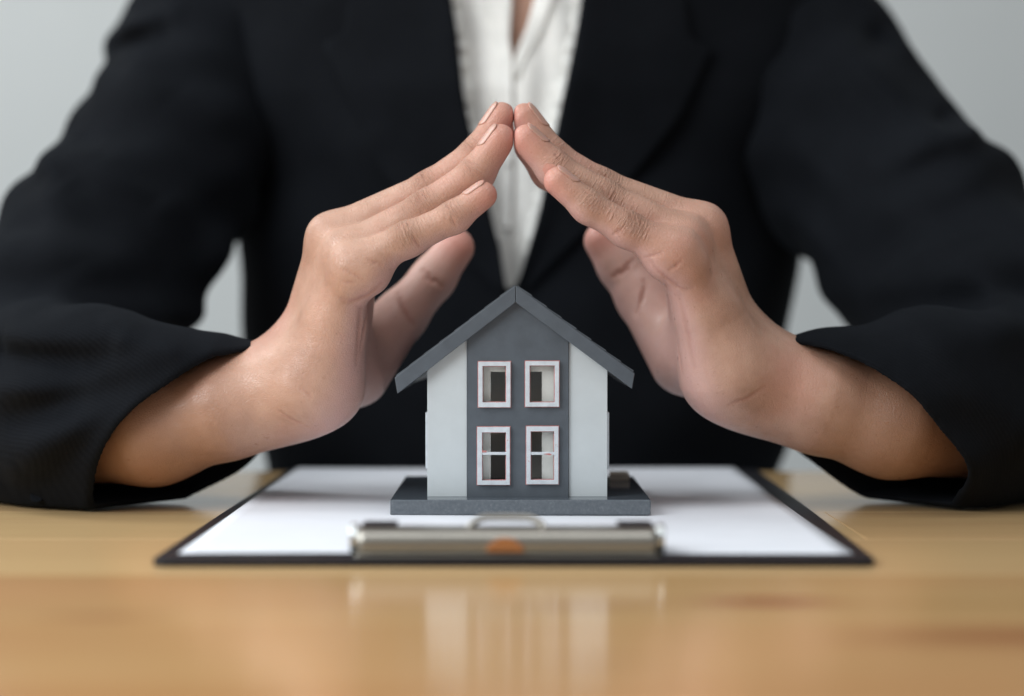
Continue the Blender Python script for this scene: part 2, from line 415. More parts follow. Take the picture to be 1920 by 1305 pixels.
obj("back_wall", plate([(xa, ZB), (xd, ZB), (xd, under(xd) + .001), (XR, under(XR) + .001), (xa, under(xa) + .001)], [], DB, DB + .002), M['inner'], house)
bm = bmesh.new(); box(bm, xa + .0022, xd - .0022, DF + .0022, DB - .0002, ZB + .0001, ZB + .0006)
obj("floor_sheet", bm, M['house_grey'], house)
# roof: two boards with rows of shingles
def R(px, py): q = P(px, py, .6612); return (q.x, q.z)
YR0, YR1 = .6612, .742
roof_parts = []
for s in (-1, 1):
    if s < 0: poly = [R(966.6, 535), R(740, 708), R(745, 738), R(966.6, 567)]
    else: poly = [R(967.4, 535), R(967.4, 567), R(1185, 729), R(1190, 700)]
    bm = bmesh.new(); prism(bm, poly, YR0, YR1)
    rf = obj("roof", bm, M['house_grey'], house, bevel=.00022)
    top = Vector((poly[0][0], 0, poly[0][1])); bot = Vector((poly[1 if s < 0 else 3][0], 0, poly[1 if s < 0 else 3][1]))
    L = (bot - top).length; dr = (bot - top) / L; nn = Vector((-dr.z, 0, dr.x)) if s > 0 else Vector((dr.z, 0, -dr.x))
    if nn.z < 0: nn = -nn
    n = 8; hgt = .0007 if s > 0 else .0005
    for k in range(n):
        a = top + dr * (L * k / n + .0004); b = top + dr * (L * (k + 1) / n + (.0002 if k < n - 1 else -.0008))
        pts = [a + nn * .00004, b + nn * .00004, b + nn * hgt, a + nn * .0003]
        bm = bmesh.new(); j0 = random.uniform(.0004, .0010)
        prism(bm, [(p.x, p.z) for p in pts], YR0 + j0, YR1 - .0006); obj("shingle", bm, M['house_grey'], rf, bevel=.00008)
bm = bmesh.new(); q0 = P(778, 716, .735); q1 = P(801, 700, .735)
prism(bm, [(q0.x, q0.z), (q1.x + .002, q1.z - .001), (q1.x + .002, q1.z + .004), (q0.x - .0004, q0.z + .0013)], .733, .7345); obj("rear_trim", bm, M['house_white'], house)
bm = bmesh.new(); box(bm, P(1143, 900, .735).x, P(1178, 900, .735).x, .728, .741, ZB + .00002, ZB + .003); obj("doorstep", bm, M['step'], house, bevel=.0002)

# ---------------------------------------------------------------- implicit surfaces for the person
class Prim:
    def __init__(s, a, b, ra, rb, flat=None, ff=1.0):
        s.a = np.asarray(a, np.float32); s.b = np.asarray(b, np.float32); s.ra, s.rb = ra, rb
        s.f = None if flat is None else np.asarray(flat, np.float32) / np.linalg.norm(flat); s.ff = ff
    def ev(s, p):
        ab = s.b - s.a; q = p - s.a
        t = np.clip((q @ ab) / max(float(ab @ ab), 1e-12), 0, 1)
        v = q - t[:, None] * ab
        if s.f is not None:
            h = v @ s.f
            v = v + ((s.ff - 1) * h)[:, None] * s.f
        return np.sqrt(np.einsum('ij,ij->i', v, v)) - (s.ra + (s.rb - s.ra) * t)
def smin(a, b, k):
    if k <= 0: return np.minimum(a, b)
    h = np.maximum(k - np.abs(a - b), 0) / k
    return np.minimum(a, b) - h * h * k * .25
def chain(pts, rs, **kw): return [Prim(pts[i], pts[i+1], rs[i], rs[i+1], **kw) for i in range(len(pts) - 1)]
def group(prims, k):
    def f(p):
        r = None
        for q in prims:
            e = q.ev(p); r = e if r is None else smin(r, e, k)
        return r
    return f

def surface(fn, lo, hi, h, valid=None, slack=1.7):
    """sample fn on a sparse grid and pull out a quad mesh (surface nets)"""
    lo = np.array(lo, np.float32); B = 8
    nb = np.ceil((np.array(hi) - lo) / (h * B)).astype(int); n = nb * B
    F = np.full(n, 1.0, np.float32)
    bi = np.stack(np.meshgrid(*[np.arange(k) for k in nb], indexing='ij'), -1).reshape(-1, 3)
    cen = lo + (bi * B + (B - 1) / 2) * h
    fc = np.concatenate([fn(c) for c in np.array_split(cen.astype(np.float32), max(1, len(cen) // 60000))])
    rad = .5 * math.sqrt(3) * B * h
    act = np.abs(fc) < rad * slack
    Fb = F.reshape(nb[0], B, nb[1], B, nb[2], B)
    ins = bi[(~act) & (fc < 0)]
    Fb[ins[:, 0], :, ins[:, 1], :, ins[:, 2], :] = -1.0
    ab = bi[act]
    loc = np.stack(np.meshgrid(*[np.arange(B)] * 3, indexing='ij'), -1).reshape(-1, 3)
    for c in np.array_split(ab, max(1, len(ab) // 300)):
        pts = (lo + ((c[:, None, :] * B + loc[None]) * h)).reshape(-1, 3).astype(np.float32)
        Fb[c[:, 0], :, c[:, 1], :, c[:, 2], :] = fn(pts).reshape(len(c), B, B, B)
    if valid is not None:
        bad = ~valid((lo + bi * B * h))
        bb = bi[bad]; Fb[bb[:, 0], :, bb[:, 1], :, bb[:, 2], :] = np.nan
    neg = F < 0; ok = ~np.isnan(F)
    st = np.array([n[1] * n[2], n[2], 1], np.int64)
    keys, pos, quads = [], [], []
    for ax in range(3):
        s0 = [slice(None)] * 3; s1 = [slice(None)] * 3; s0[ax] = slice(0, -1); s1[ax] = slice(1, None)
        s0, s1 = tuple(s0), tuple(s1)
        I = np.argwhere((neg[s0] != neg[s1]) & ok[s0] & ok[s1])
        if not len(I): continue
        J = I.copy(); J[:, ax] += 1
        f0 = F[tuple(I.T)]; f1 = F[tuple(J.T)]
        x = I.astype(np.float64); x[:, ax] += f0 / (f0 - f1)
        o1, o2 = [(1, 2), (2, 0), (0, 1)][ax]
        kk = []
        for d1, d2 in ((0, 0), (1, 0), (1, 1), (0, 1)):
            C = I.copy(); C[:, o1] -= d1; C[:, o2] -= d2
            kk.append(C @ st); keys.append(C @ st); pos.append(x)
        q = np.stack(kk, 1)
        m = (I[:, o1] > 0) & (I[:, o2] > 0) & (I[:, o1] < n[o1] - 1) & (I[:, o2] < n[o2] - 1)
        flip = f0 < f1
        q[~flip] = q[~flip][:, ::-1]
        quads.append(q[m])
    keys = np.concatenate(keys); pos = np.concatenate(pos); quads = np.concatenate(quads)
    uk, inv = np.unique(keys, return_inverse=True)
    cnt = np.bincount(inv)
    V = np.stack([np.bincount(inv, pos[:, i]) / cnt for i in range(3)], 1) * h + lo
    Q = np.searchsorted(uk, quads)
    used = np.unique(Q); remap = np.full(len(V), -1); remap[used] = np.arange(len(used))
    return V[used], remap[Q]
def mesh_from(name, V, Q):
    me = bpy.data.meshes.new(name)
    me.vertices.add(len(V)); me.vertices.foreach_set("co", V.astype(np.float32).ravel())
    me.loops.add(Q.size); me.loops.foreach_set("vertex_index", Q.astype(np.int32).ravel())
    me.polygons.add(len(Q)); me.polygons.foreach_set("loop_start", np.arange(0, Q.size, Q.shape[1], dtype=np.int32))
    me.polygons.foreach_set("use_smooth", np.ones(len(Q), bool))
    me.update(calc_edges=True); me.validate()
    return me
def relax(V, Q, it=2, lam=.5):
    E = np.concatenate([Q[:, [0, 1]], Q[:, [1, 2]], Q[:, [2, 3]], Q[:, [3, 0]]])
    a = np.concatenate([E[:, 0], E[:, 1]]); b = np.concatenate([E[:, 1], E[:, 0]])
    n = np.bincount(a, minlength=len(V))[:, None]
    for _ in range(it):
        m = np.stack([np.bincount(a, V[b, i], len(V)) for i in range(3)], 1) / np.maximum(n, 1)
        V = V + lam * (m - V)
    return V

# ---- hands. Joints measured in the photo with their depth, radii in metres
HANDS = {
 'right': dict(                               # the person's right hand, on the left in the picture
   pinky=[(664, 500, .6665), (766, 448, .6640), (852, 407, .6625), (906, 366, .6615)], pinky_r=[.0080, .0066, .0060, .0054],
   ring=[(652, 478, .6770), (800, 393, .6750), (893, 327, .6735), (938, 261, .6720)], ring_r=[.0092, .0074, .0068, .0060],
   middle=[(624, 448, .6900), (808, 356, .6870), (897, 290, .6850), (940, 219, .6835)], middle_r=[.0098, .0076, .0070, .0059],
   index=[(630, 470, .7080), (812, 378, .7010), (893, 310, .6980), (940, 246, .6960)], index_r=[.0098, .0076, .0070, .0063],
   carp=[(592, 715, .6850), (577, 700, .6960), (562, 688, .7080), (566, 695, .7200)], carp_r=[.0125, .0125, .0120, .0115],
   pad=[(688, 512, .6665), (668, 522, .6680)], pad_r=[.0093, .0098],
   hypo=[(630, 622, .6800), (602, 722, .6850)], hypo_r=[.0115, .0170],
   thumb=[(660, 690, .7220), (752, 592, .7400), (812, 522, .7450), (853, 464, .7460)], thumb_r=[.0172, .0110, .0094, .0085],
   palm=[(650, 560, .7000), (625, 680, .7080)], palm_r=[.0115, .0150],
   wrist=(540, 728, .7000), fore=[(430, 760, .7020), (290, 798, .7060), (60, 805, .7300), (-50, 768, .7700)],
   fore_r=[.0172, .0208, .0235, .0240, .0260], contact=+1),
 'left': dict(
   pinky=[(1268, 474, .6665), (1175, 430, .6640), (1103, 388, .6625), (1046, 340, .6615)], pinky_r=[.0081, .0068, .0062, .0056],
   ring=[(1280, 450, .6770), (1131, 373, .6750), (1040, 317, .6735), (987, 262, .6720)], ring_r=[.0092, .0074, .0068, .0060],
   middle=[(1314, 430, .6900), (1125, 352, .6870), (1036, 296, .6850), (984, 221, .6835)], middle_r=[.0098, .0076, .0070, .0059],
   index=[(1308, 455, .7080), (1122, 378, .7010), (1030, 322, .6980), (983, 262, .6960)], index_r=[.0098, .0076, .0070, .0063],
   carp=[(1362, 690, .6850), (1374, 675, .6960), (1385, 660, .7080), (1380, 668, .7200)], carp_r=[.0125, .0125, .0120, .0115],
   pad=[(1252, 486, .6665), (1282, 500, .6680)], pad_r=[.0090, .0096],
   hypo=[(1332, 600, .6800), (1358, 704, .6850)], hypo_r=[.0120, .0172],
   thumb=[(1290, 668, .7220), (1205, 560, .7400), (1163, 500, .7450), (1131, 452, .7460)], thumb_r=[.0172, .0110, .0094, .0085],
   palm=[(1300, 540, .7000), (1325, 660, .7080)], palm_r=[.0115, .0150],
   wrist=(1418, 712, .7000), fore=[(1530, 748, .7020), (1670, 785, .7060), (1900, 795, .7300), (1985, 760, .7700)],
   fore_r=[.0172, .0210, .0235, .0240, .0260], contact=-1),
}
X_CONTACT = P(963.5, 240, .675).x
FLATDIR = np.array([0, 1, 0], np.float32)
def hand_field(hd):
    fing = {}
    for n in ('pinky', 'ring', 'middle', 'index'):
        pts = [A(*q) for q in hd[n]]
        fing[n] = group(chain(pts, hd[n + '_r']), .0035)
    pal = []
    for i, n in enumerate(('pinky', 'ring', 'middle', 'index')):
        pal.append(Prim(A(*hd[n][0]), A(*hd['carp'][i]), hd[n + '_r'][0], hd['carp_r'][i]))
    pal += chain([A(*q) for q in hd['hypo']], hd['hypo_r']) + chain([A(*q) for q in hd['palm']], hd['palm_r'])
    pad = group(chain([A(*q) for q in hd['pad']], hd['pad_r']), .004)
    palm = group(pal, .009)
    th = group(chain([A(*q) for q in hd['thumb']], hd['thumb_r']), .004)
    w = [A(*hd['wrist'])] + [A(*q) for q in hd['fore']]
    fore = group(chain(w, hd['fore_r'], flat=(0, 1, 0), ff=.80), .008)
    cp = [A(*q) for q in hd['carp']]
    wr = group([Prim(cp[0] , w[0], hd['carp_r'][0], hd['fore_r'][0]), Prim(cp[2], w[0], hd['carp_r'][2], hd['fore_r'][0]), Prim(cp[3], w[0], hd['carp_r'][3], .017)], .01)
    sgn = hd['contact']
    def f(p):
        F = fing['pinky'](p)
        for n in ('ring', 'middle', 'index'): F = smin(F, fing[n](p), .0011)
        F = -smin(-F, -(sgn * (p[:, 0] - X_CONTACT) - .00012), .0018)
        B = smin(palm(p), th(p), .011)
        B = smin(B, smin(wr(p), fore(p), .014), .014)
        B = smin(B, pad(p), .0028)
        return smin(F, B, .0065)
    return f
BODY_TORSO = group([Prim((.003, 1.0, -.25), (.003, 1.0, .20), .125, .135, (0, 1, 0), 1.42), Prim((-.10, 1.0, .262), (.106, 1.0, .262), .050, .050), Prim((.003, 1.0, .26), (.003, .99, .40), .062, .055)], .05)
XCUT = .186
fields = {k: hand_field(v) for k, v in HANDS.items()}
def upper(side):
    hd = HANDS[side]; q = [(400, 140, .985), (330, 290, .935), (190, 470, .875), (60, 640, .81)] if side == 'right' else [(1480, 140, .985), (1570, 290, .935), (1730, 440, .880), (1870, 620, .81)]
    return group(chain([A(*k) for k in q] + [A(*hd['fore'][3]), A(*hd['fore'][2])], [.040, .034, .030, .028, .023, .023]), .01)
ups = {k: upper(k) for k in HANDS}

import time; T0 = time.time()
person = empty("person", (0, 1.0, 0), "person in black blazer and white blouse with both hands arched over the model house", "person")
FH = .0005
VS, QS, off = [], [], 0
for side, hd in HANDS.items():
    lo = (-XCUT, .640, -.002) if side == 'right' else (-.006, .640, -.002)
    hi = (.006, .775, .185) if side == 'right' else (XCUT, .775, .185)
    V, Q = surface(fields[side], lo, hi, FH)
    V = relax(V, Q, 2, .5)
    VS.append(V); QS.append(Q + off); off += len(V)
nfine = off
def coarse(p):
    r = BODY_TORSO(p)
    for k in HANDS: r = smin(r, smin(ups[k](p), fields[k](p), .01), .02)
    return r
V, Q = surface(coarse, (-.40, .64, -.32), (.41, 1.16, .44), .005, valid=lambda c: (np.abs(c[:, 0] + .02) > XCUT + .012 + .02) | (c[:, 1] > .795), slack=2.2)
VS.append(V); QS.append(Q + off)
V = np.concatenate(VS); Q = np.concatenate(QS)

# creases: short polylines found on the skin, pressed in along the normal
def pix(v):
    w = v - np.array([0, 0, CAM_Z]); zc = w[:, 1] * _c - w[:, 2] * _s; yc = w[:, 1] * _s + w[:, 2] * _c
    return CX + FPX * w[:, 0] / zc, CY - FPX * yc / zc, zc
CREASES = {
 'right': [(.0005, .0010, [(640,566),(657,569),(671,566),(695,555),(719,533)]), (.0004, .0007, [(695,484),(719,500)]), (.0003, .0007, [(643,507),(679,527)]), (.0003, .0008, [(637,531),(665,533)]),
   (.0005, .0007, [(776,444),(789,465)]), (.0004, .0006, [(849,413),(857,424)]), (.0004, .0008, [(520,774),(545,790),(571,802)]), (.0003, .0008, [(563,731),(583,747)]),
   (.0009, .0011, [(790,503),(830,539)]), (.0009, .0012, [(745,545),(760,575),(779,611)]), (.0004, .0012, [(679,579),(676,630),(671,683)]), (.0005, .001, [(695,571),(686,620),(679,659)]),
   (.0004, .0006, [(774,364),(784,379)]), (.0004, .0006, [(781,361),(789,374)]), (.0004, .0006, [(792,358),(797,371)]), (.00035, .0006, [(742,418),(747,429)]), (.00035, .0006, [(750,415),(757,426)]), (.00035, .0006, [(760,412),(766,422)]),
   (.0004, .0007, [(776,327),(784,338)]), (.0004, .0007, [(787,322),(794,332)]), (.0003, .0006, [(872,296),(883,304)]), (.0003, .0006, [(831,379),(839,387)]), (.0003, .0006, [(843,374),(850,381)])],
 'left': [(.0004, .0010, [(1215,492),(1231,511),(1267,541),(1283,547),(1301,543)]), (.0004, .0007, [(1255,507),(1279,494)]), (.0004, .0007, [(1207,486),(1239,476)]),
   (.0004, .001, [(1245,531),(1250,570),(1255,603)]), (.0003, .0012, [(1271,559),(1283,610),(1291,651),(1299,690)]), (.0005, .001, [(1267,643),(1275,699)]),
   (.0009, .0011, [(1148,521),(1170,503),(1191,484)]), (.0009, .0012, [(1191,583),(1202,553),(1211,523)]), (.0004, .0008, [(1367,762),(1403,750),(1438,727)]), (.0005, .0007, [(1148,443),(1167,427)]),
   (.0004, .0006, [(1130,347),(1138,360)]), (.0004, .0006, [(1146,355),(1143,366)]), (.0004, .0006, [(1156,360),(1150,370)]), (.00035, .0006, [(1185,396),(1188,409)]), (.00035, .0006, [(1193,402),(1197,412)]), (.00035, .0006, [(1203,408),(1206,416)]),
   (.0004, .0007, [(1128,321),(1143,331)]), (.0003, .0006, [(1042,284),(1052,297)]), (.0003, .0006, [(1099,355),(1109,362)])]}
CRV = np.zeros(len(V), np.float32); start = 0
tmp = mesh_from("tmp", V, Q); N0 = np.zeros(len(V) * 3, np.float32); tmp.vertices.foreach_get("normal", N0); N0 = N0.reshape(-1, 3); bpy.data.meshes.remove(tmp)
for si, side in enumerate(HANDS):
    idx = np.arange(start, start + len(VS[si])); start += len(VS[si])
    v = V[idx]; ux, uy, uz = pix(v)
    for amp, wd, pl in CREASES[side]:
        pts3 = []
        for (x0, y0), (x1, y1) in zip(pl, pl[1:]):
            n = max(2, int(math.hypot(x1 - x0, y1 - y0) / 2))
            for t in np.linspace(0, 1, n):
                near = np.where((np.abs(ux - (x0 + (x1 - x0) * t)) < 3.5) & (np.abs(uy - (y0 + (y1 - y0) * t)) < 3.5))[0]
                if len(near): pts3.append(v[near[np.argmin(uz[near])]])
        if not pts3: continue
        pts3 = np.array(pts3); box_ = np.where(np.all((v > pts3.min(0) - .004) & (v < pts3.max(0) + .004), axis=1))[0]
        dd = np.linalg.norm(v[box_][:, None] - pts3[None], axis=2); dm = dd.min(1); tt = dd.argmin(1) / max(1, len(pts3) - 1)
        tap = np.sin(np.pi * np.clip(tt, .12, .88)) ** .6
        g_ = np.exp(-(dm / wd) ** 2) * tap
        V[idx[box_]] -= (N0[idx[box_]] * (amp * g_)[:, None])
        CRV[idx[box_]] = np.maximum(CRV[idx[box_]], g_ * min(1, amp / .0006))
VS[0] = V[:len(VS[0])]; VS[1] = V[len(VS[0]):len(VS[0]) + len(VS[1])]

# skin attributes: finger coordinate, knuckle and palm areas, painted sleeve shade on the forearm
att = {k: np.zeros(len(V), np.float32) for k in ('along', 'wrinkle', 'knuckle', 'pink', 'palm', 'crease', 'arm_shade')}
def sm(a, b, x): t = np.clip((x - a) / (b - a), 0, 1); return t * t * (3 - 2 * t)
me = mesh_from("body", V, Q)
NRM = np.zeros(len(me.vertices) * 3, np.float32); me.vertices.foreach_get("normal", NRM); NRM = NRM.reshape(-1, 3)
def dorsal(side, pts):
    ax = pts[2] - pts[1]; ax = ax / np.linalg.norm(ax)
    s = -1 if side == 'right' else 1
    d = np.array([s * .62, -.45, .70]); d = d - ax * (d @ ax); return d / np.linalg.norm(d)
start = 0
for si, (side, hd) in enumerate(HANDS.items()):
    sl = slice(start, start + len(VS[si])); start += len(VS[si])
    v = VS[si]; nv = NRM[sl]; best = np.full(len(v), 1e9)
    for n in ('pinky', 'ring', 'middle', 'index', 'thumb'):
        pts = [A(*q).astype(float) for q in hd[n]]; cum = 0; dz = dorsal(side, pts) if n != 'thumb' else -dorsal(side, pts)
        lens = [np.linalg.norm(pts[i+1] - pts[i]) for i in range(3)]
        for i in range(3):
            ab = pts[i+1] - pts[i]; L = lens[i]; t = ((v - pts[i]) @ ab) / (L * L); tc = np.clip(t, 0, 1 if i < 2 else 1.4)
            d = np.linalg.norm(v - pts[i] - tc[:, None] * ab, axis=1) - (hd[n + '_r'][i] * (1 - np.clip(t, 0, 1)) + hd[n + '_r'][i+1] * np.clip(t, 0, 1))
            m = d < np.minimum(best, .0035); best[m] = d[m]
            u = cum + tc * L; dors = sm(-.1, .65, nv @ dz)
            k1 = np.exp(-((u - lens[0]) / .0062) ** 2); k2 = np.exp(-((u - lens[0] - lens[1]) / .0042) ** 2)
            ends = sm(.2, 1.15, (u - lens[0] - lens[1] * 1.0) / lens[2])
            if n == 'thumb':
                k1 = k1 * 0; k2 = k2 * 0; att['palm'][sl][m] = .5
            att['along'][sl][m] = u[m]
            att['wrinkle'][sl][m] = (dors * (.22 + .9 * k1 + .6 * k2) * sm(.004, .02, u) * (1 - .8 * ends))[m]
            att['knuckle'][sl][m] = (dors * (k1 + .7 * k2))[m]
            att['pink'][sl][m] = (ends * .75 * (1 - .4 * dors))[m]
            cum += L
    # palm faces the house and the other hand
    s = 1 if side == 'right' else -1
    pal = sm(-.1, .7, nv @ np.array([s * .82, .15, -.45])) * sm(.10 * 1.0, .075, np.abs(v[:, 0]))
    att['palm'][sl] = np.maximum(att['palm'][sl], .75 * pal)
    w = A(*hd['wrist']); att['arm_shade'][sl] = .75 * sm(.0, .07, np.abs(v[:, 0]) - abs(w[0]) - .0)
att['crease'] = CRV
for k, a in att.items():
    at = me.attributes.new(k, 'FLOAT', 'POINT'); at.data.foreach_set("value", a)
bmb = bmesh.new(); bmb.from_mesh(me)
for s in (-1, 1):
    be = [e for e in bmb.edges if e.is_boundary and s * e.verts[0].co.x > XCUT - .03 and s * e.verts[0].co.x < XCUT + .07 and e.verts[0].co.y < .85]
    try: bmesh.ops.bridge_loops(bmb, edges=be)
    except Exception as ex: print("bridge", ex, len(be))
print('open edges', sum(e.is_boundary for e in bmb.edges))
for f_ in bmb.faces: f_.smooth = True
bmb.to_mesh(me); bmb.free()
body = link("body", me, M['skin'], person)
print("body", len(V), len(Q), time.time() - T0)
# ---- fingernails
nm = NT("nail"); nm.b.inputs['Base Color'].default_value = (.54, .315, .25, 1); nm.val(Roughness=.3)
nm.b.inputs['Subsurface Weight'].default_value = .3; nm.b.inputs['Subsurface Scale'].default_value = .001; M['nail'] = nm.m
for side, hd in HANDS.items():
    for n in ('pinky', 'ring', 'middle', 'index'):
        pts = [A(*q).astype(float) for q in hd[n]]; r = hd[n + '_r']
        ax = pts[3] - pts[2]; L = np.linalg.norm(ax); ax /= L
        d = np.array([(-.66 if side == 'right' else .66), -.16, .70]); d -= ax * (d @ ax); d /= np.linalg.norm(d); wv = np.cross(ax, d)
        bm = bmesh.new(); g = []; nu, nv_ = 12, 10
        for j in range(nv_ + 1):
            v = j / nv_; row = []
            s0 = L * .58 + v * (L * .42 + r[3] * .70)
            rad = (r[2] + (r[3] - r[2]) * min(1, s0 / L))
            over = max(0, s0 - L) / r[3]; rr = rad * math.sqrt(max(.12, 1 - .62 * over * over)) + .00004
            hw = .74 * (1 - .55 * max(0, .22 - v) / .22 * max(0, .22 - v) / .22 - .5 * max(0, v - .8) / .2 * max(0, v - .8) / .2)
            for i in range(nu + 1):
                th = (i / nu * 2 - 1) * hw
                p = pts[2] + ax * s0 + rr * (math.cos(th) * d + math.sin(th) * wv)
                row.append(bm.verts.new(p))
            g.append(row)
        for j in range(nv_):
            for i in range(nu): bm.faces.new((g[j][i], g[j][i+1], g[j+1][i+1], g[j+1][i]))
        o = obj("fingernail", bm, M['nail'], body, True)
        m = o.modifiers.new("thickness", 'SOLIDIFY'); m.thickness = .0004; m.offset = 0

# ---- blazer
TXC, TYC = .0045, 1.0
def tor_a(z): return np.interp(z, [-.32, -.02, .10, .20, .265, .32, .40], [.170, .150, .160, .172, .182, .165, .10])
def tor_b(z): return np.interp(z, [-.32, -.02, .10, .20, .265, .32, .40], [.115, .100, .105, .112, .105, .085, .05])
def tor_front(x, z, off=0.0):
    a, b = tor_a(z) + off, tor_b(z) + off
    return TYC - b * (np.maximum(1 - (np.abs(x - TXC) / a) ** 2.2, .0)) ** (1 / 2.2)
VL = [(545, 948), (470, 938), (400, 920), (300, 897), (230, 879), (180, 870), (60, 857), (0, 847), (-120, 820)]
VR = [(548, 962), (520, 975), (400, 1010), (300, 1031), (230, 1045), (90, 1075), (0, 1090), (-120, 1120)]
def edge(tab):
    q = [P(x, y, .892) for y, x in tab]; zz = [k.z for k in q][::1]; xx = [k.x for k in q]
    o = np.argsort(zz); return np.array(zz)[o], np.array(xx)[o]
ZL, XL = edge(VL); ZRr, XRr = edge(VR)
def vl(z): return np.interp(z, ZL, XL)
def vr(z): return np.interp(z, ZRr, XRr)
def f_torso(p):
    x, y, z = p.T
    a, b = tor_a(z), tor_b(z)
    r = ((np.abs(x - TXC) / a) ** 2.2 + (np.abs(y - TYC) / b) ** 2.2) ** (1 / 2.2)
    F = (r - 1) * .85 * b
    F += .0022 * np.sin(23 * x + 31 * z + 1.3 * np.sin(40 * z)) * sm(.0, .08, np.abs(x)) + .0012 * np.sin(70 * x - 55 * z)
    F = np.maximum(F, z - .345)
    F = np.maximum(F, -.30 - z)
    # V opening, 14 mm deep
    zt = ZL[0]
    V = np.maximum(vl(z) - x, x - vr(z)) * .9
    V = np.maximum(V, y - TYC); V = np.maximum(V, -(F + .026)); V = np.maximum(V, zt - z)
    return np.maximum(F, -V)
V, Q = surface(f_torso, (-.21, .87, -.31), (.215, 1.13, .35), .0025, slack=2.4)
V = relax(V, Q, 2, .5)
jacket = link("jacket", mesh_from("jacket", V, Q), M['jacket'], person)

def ridges(lst):
    def f(p):
        r = 0
        for (x0, y0, x1, y1, d, w, amp) in lst:
            a = A(x0, y0, d); b = A(x1, y1, d)
            A2 = a[[0, 2]]; ab = b[[0, 2]] - A2; q = p[:, [0, 2]] - A2
            t = np.clip((q @ ab) / float(ab @ ab), 0, 1); dd = np.linalg.norm(q - t[:, None] * ab, axis=1)
            r = r + amp * np.exp(-(dd / w) ** 2) * (np.sin(np.pi * np.clip(t, .08, .92)) ** .5)
        return r
    return f
SLEEVES = {
 'right': dict(pts=[(385, 120, .985), (318, 285, .935), (190, 470, .875), (60, 640, .81), (-60, 755, .775), (-10, 775, .750), (180, 790, .715), (330, 805, .703), (450, 818, .700), (540, 828, .70)],
   r=[.055, .050, .0485, .046, .043, .041, .038, .0370, .0355, .035], pit=(385, 385, .935),
   hem=[(380, 700, .679), (203, 905, .684), (486, 868, .742)], inside=(100, 800, .72),
   folds=[(108, 300, 190, 360, .90, .006, .005), (150, 255, 230, 300, .90, .006, -.005), (200, 120, 260, 150, .95, .006, -.004), (100, 330, 230, 520, .86, .010, .006), (130, 275, 330, 390, .87, .007, .006), (0, 470, 300, 500, .80, .012, .006), (0, 590, 300, 575, .78, .010, .006), (60, 560, 420, 640, .72, .008, .004),
          (-20, 628, 250, 640, .70, .007, .006), (250, 640, 400, 662, .69, .005, .002), (-20, 672, 180, 690, .69, .007, -.005), (-40, 735, 180, 705, .69, .008, .0065), (180, 705, 330, 668, .69, .006, .003), (-20, 800, 200, 745, .68, .007, -.005), (20, 880, 200, 760, .68, .008, .005), (90, 900, 235, 770, .68, .005, -.002), (215, 75, 330, 40, .95, .008, .007), (200, 100, 320, 80, .95, .006, -.006), (240, 130, 360, 210, .93, .012, .004)]),
 'left': dict(pts=[(1505, 120, .985), (1590, 275, .935), (1730, 440, .880), (1870, 620, .81), (1990, 750, .775), (1940, 765, .750), (1770, 780, .715), (1640, 792, .703), (1520, 800, .700), (1430, 808, .70)],
   r=[.056, .054, .0525, .048, .044, .042, .0385, .0375, .0360, .035], pit=(1540, 400, .935),
   hem=[(1581, 693, .679), (1750, 875, .683), (1468, 840, .742)], inside=(1850, 790, .72),
   folds=[(1560, 120, 1700, 300, .92, .012, .005), (1640, 400, 1880, 290, .87, .010, .005), (1770, 215, 1700, 270, .90, .005, -.004), (1810, 245, 1740, 290, .90, .006, .004), (1645, 60, 1600, 120, .96, .008, -.005), (1780, 235, 1620, 330, .88, .008, .006), (1600, 560, 1900, 480, .80, .012, .006), (1650, 640, 1920, 600, .72, .010, .004), (1640, 690, 1900, 800, .68, .012, .003), (1720, 840, 1900, 880, .67, .010, .003)]),
}
for side, sd in SLEEVES.items():
    cp = [A(*q) for q in sd['pts']]
    base = group(chain(cp, sd['r']) + [Prim(A(*sd['pit']), cp[1], .021, .04)] + ([Prim(A(385, 385, .935), A(372, 490, .88), .018, .0125)] if side == 'right' else []), .016)
    fold = ridges(sd['folds'])
    h0, h1, h2 = [A(*q).astype(float) for q in sd['hem']]
    nrm = np.cross(h1 - h0, h2 - h0); nrm /= np.linalg.norm(nrm)
    if (A(*sd['inside']) - h0) @ nrm > 0: nrm = -nrm
    def f_sl(p, base=base, fold=fold, h0=h0, nrm=nrm):
        F0 = base(p) - fold(p) + .0011 * np.sin(75 * p[:, 0] + 160 * p[:, 2] + 2.2 * np.sin(45 * p[:, 0] - 30 * p[:, 1])) + .0008 * np.sin(130 * p[:, 0] + 90 * p[:, 2]) + .0006 * np.sin(170 * p[:, 2] - 60 * p[:, 1] - 50 * p[:, 0])
        pl = ((p - h0) @ nrm).astype(np.float32)
        F0 = np.maximum(F0, .0012 - p[:, 2] + np.where(p[:, 1] > .868, 1, 0) * -1.0)
        cav = np.maximum(F0 + .0028 + np.clip(-pl * .09, 0, .0028), -.060 - pl)
        return -smin(smin(-F0, -pl, .0022), cav, .0012)
    lo, hi = ((-.36, .63, -.002), (-.06, 1.06, .34)) if side == 'right' else ((.09, .63, -.002), (.37, 1.06, .34))
    V, Q = surface(f_sl, lo, hi, .0012, slack=2.4)
    V = relax(V, Q, 2, .5)
    sl = link("sleeve", mesh_from("sleeve", V, Q), M['jacket'], jacket)
    if side == 'right':
        for bx in (70, 107, 160):
            q = P(bx, 930 + (bx - 70) * .12, .695); bm = bmesh.new(); bmesh.ops.create_cone(bm, segments=16, cap_ends=True, radius1=.0032, radius2=.0028, depth=.0014, matrix=Matrix.Translation(q) @ Matrix.Rotation(math.radians(70), 4, 'X'))
            obj("sleeve_button", bm, M['jacket'], jacket, bevel=.0004)
print("jacket", time.time() - T0)
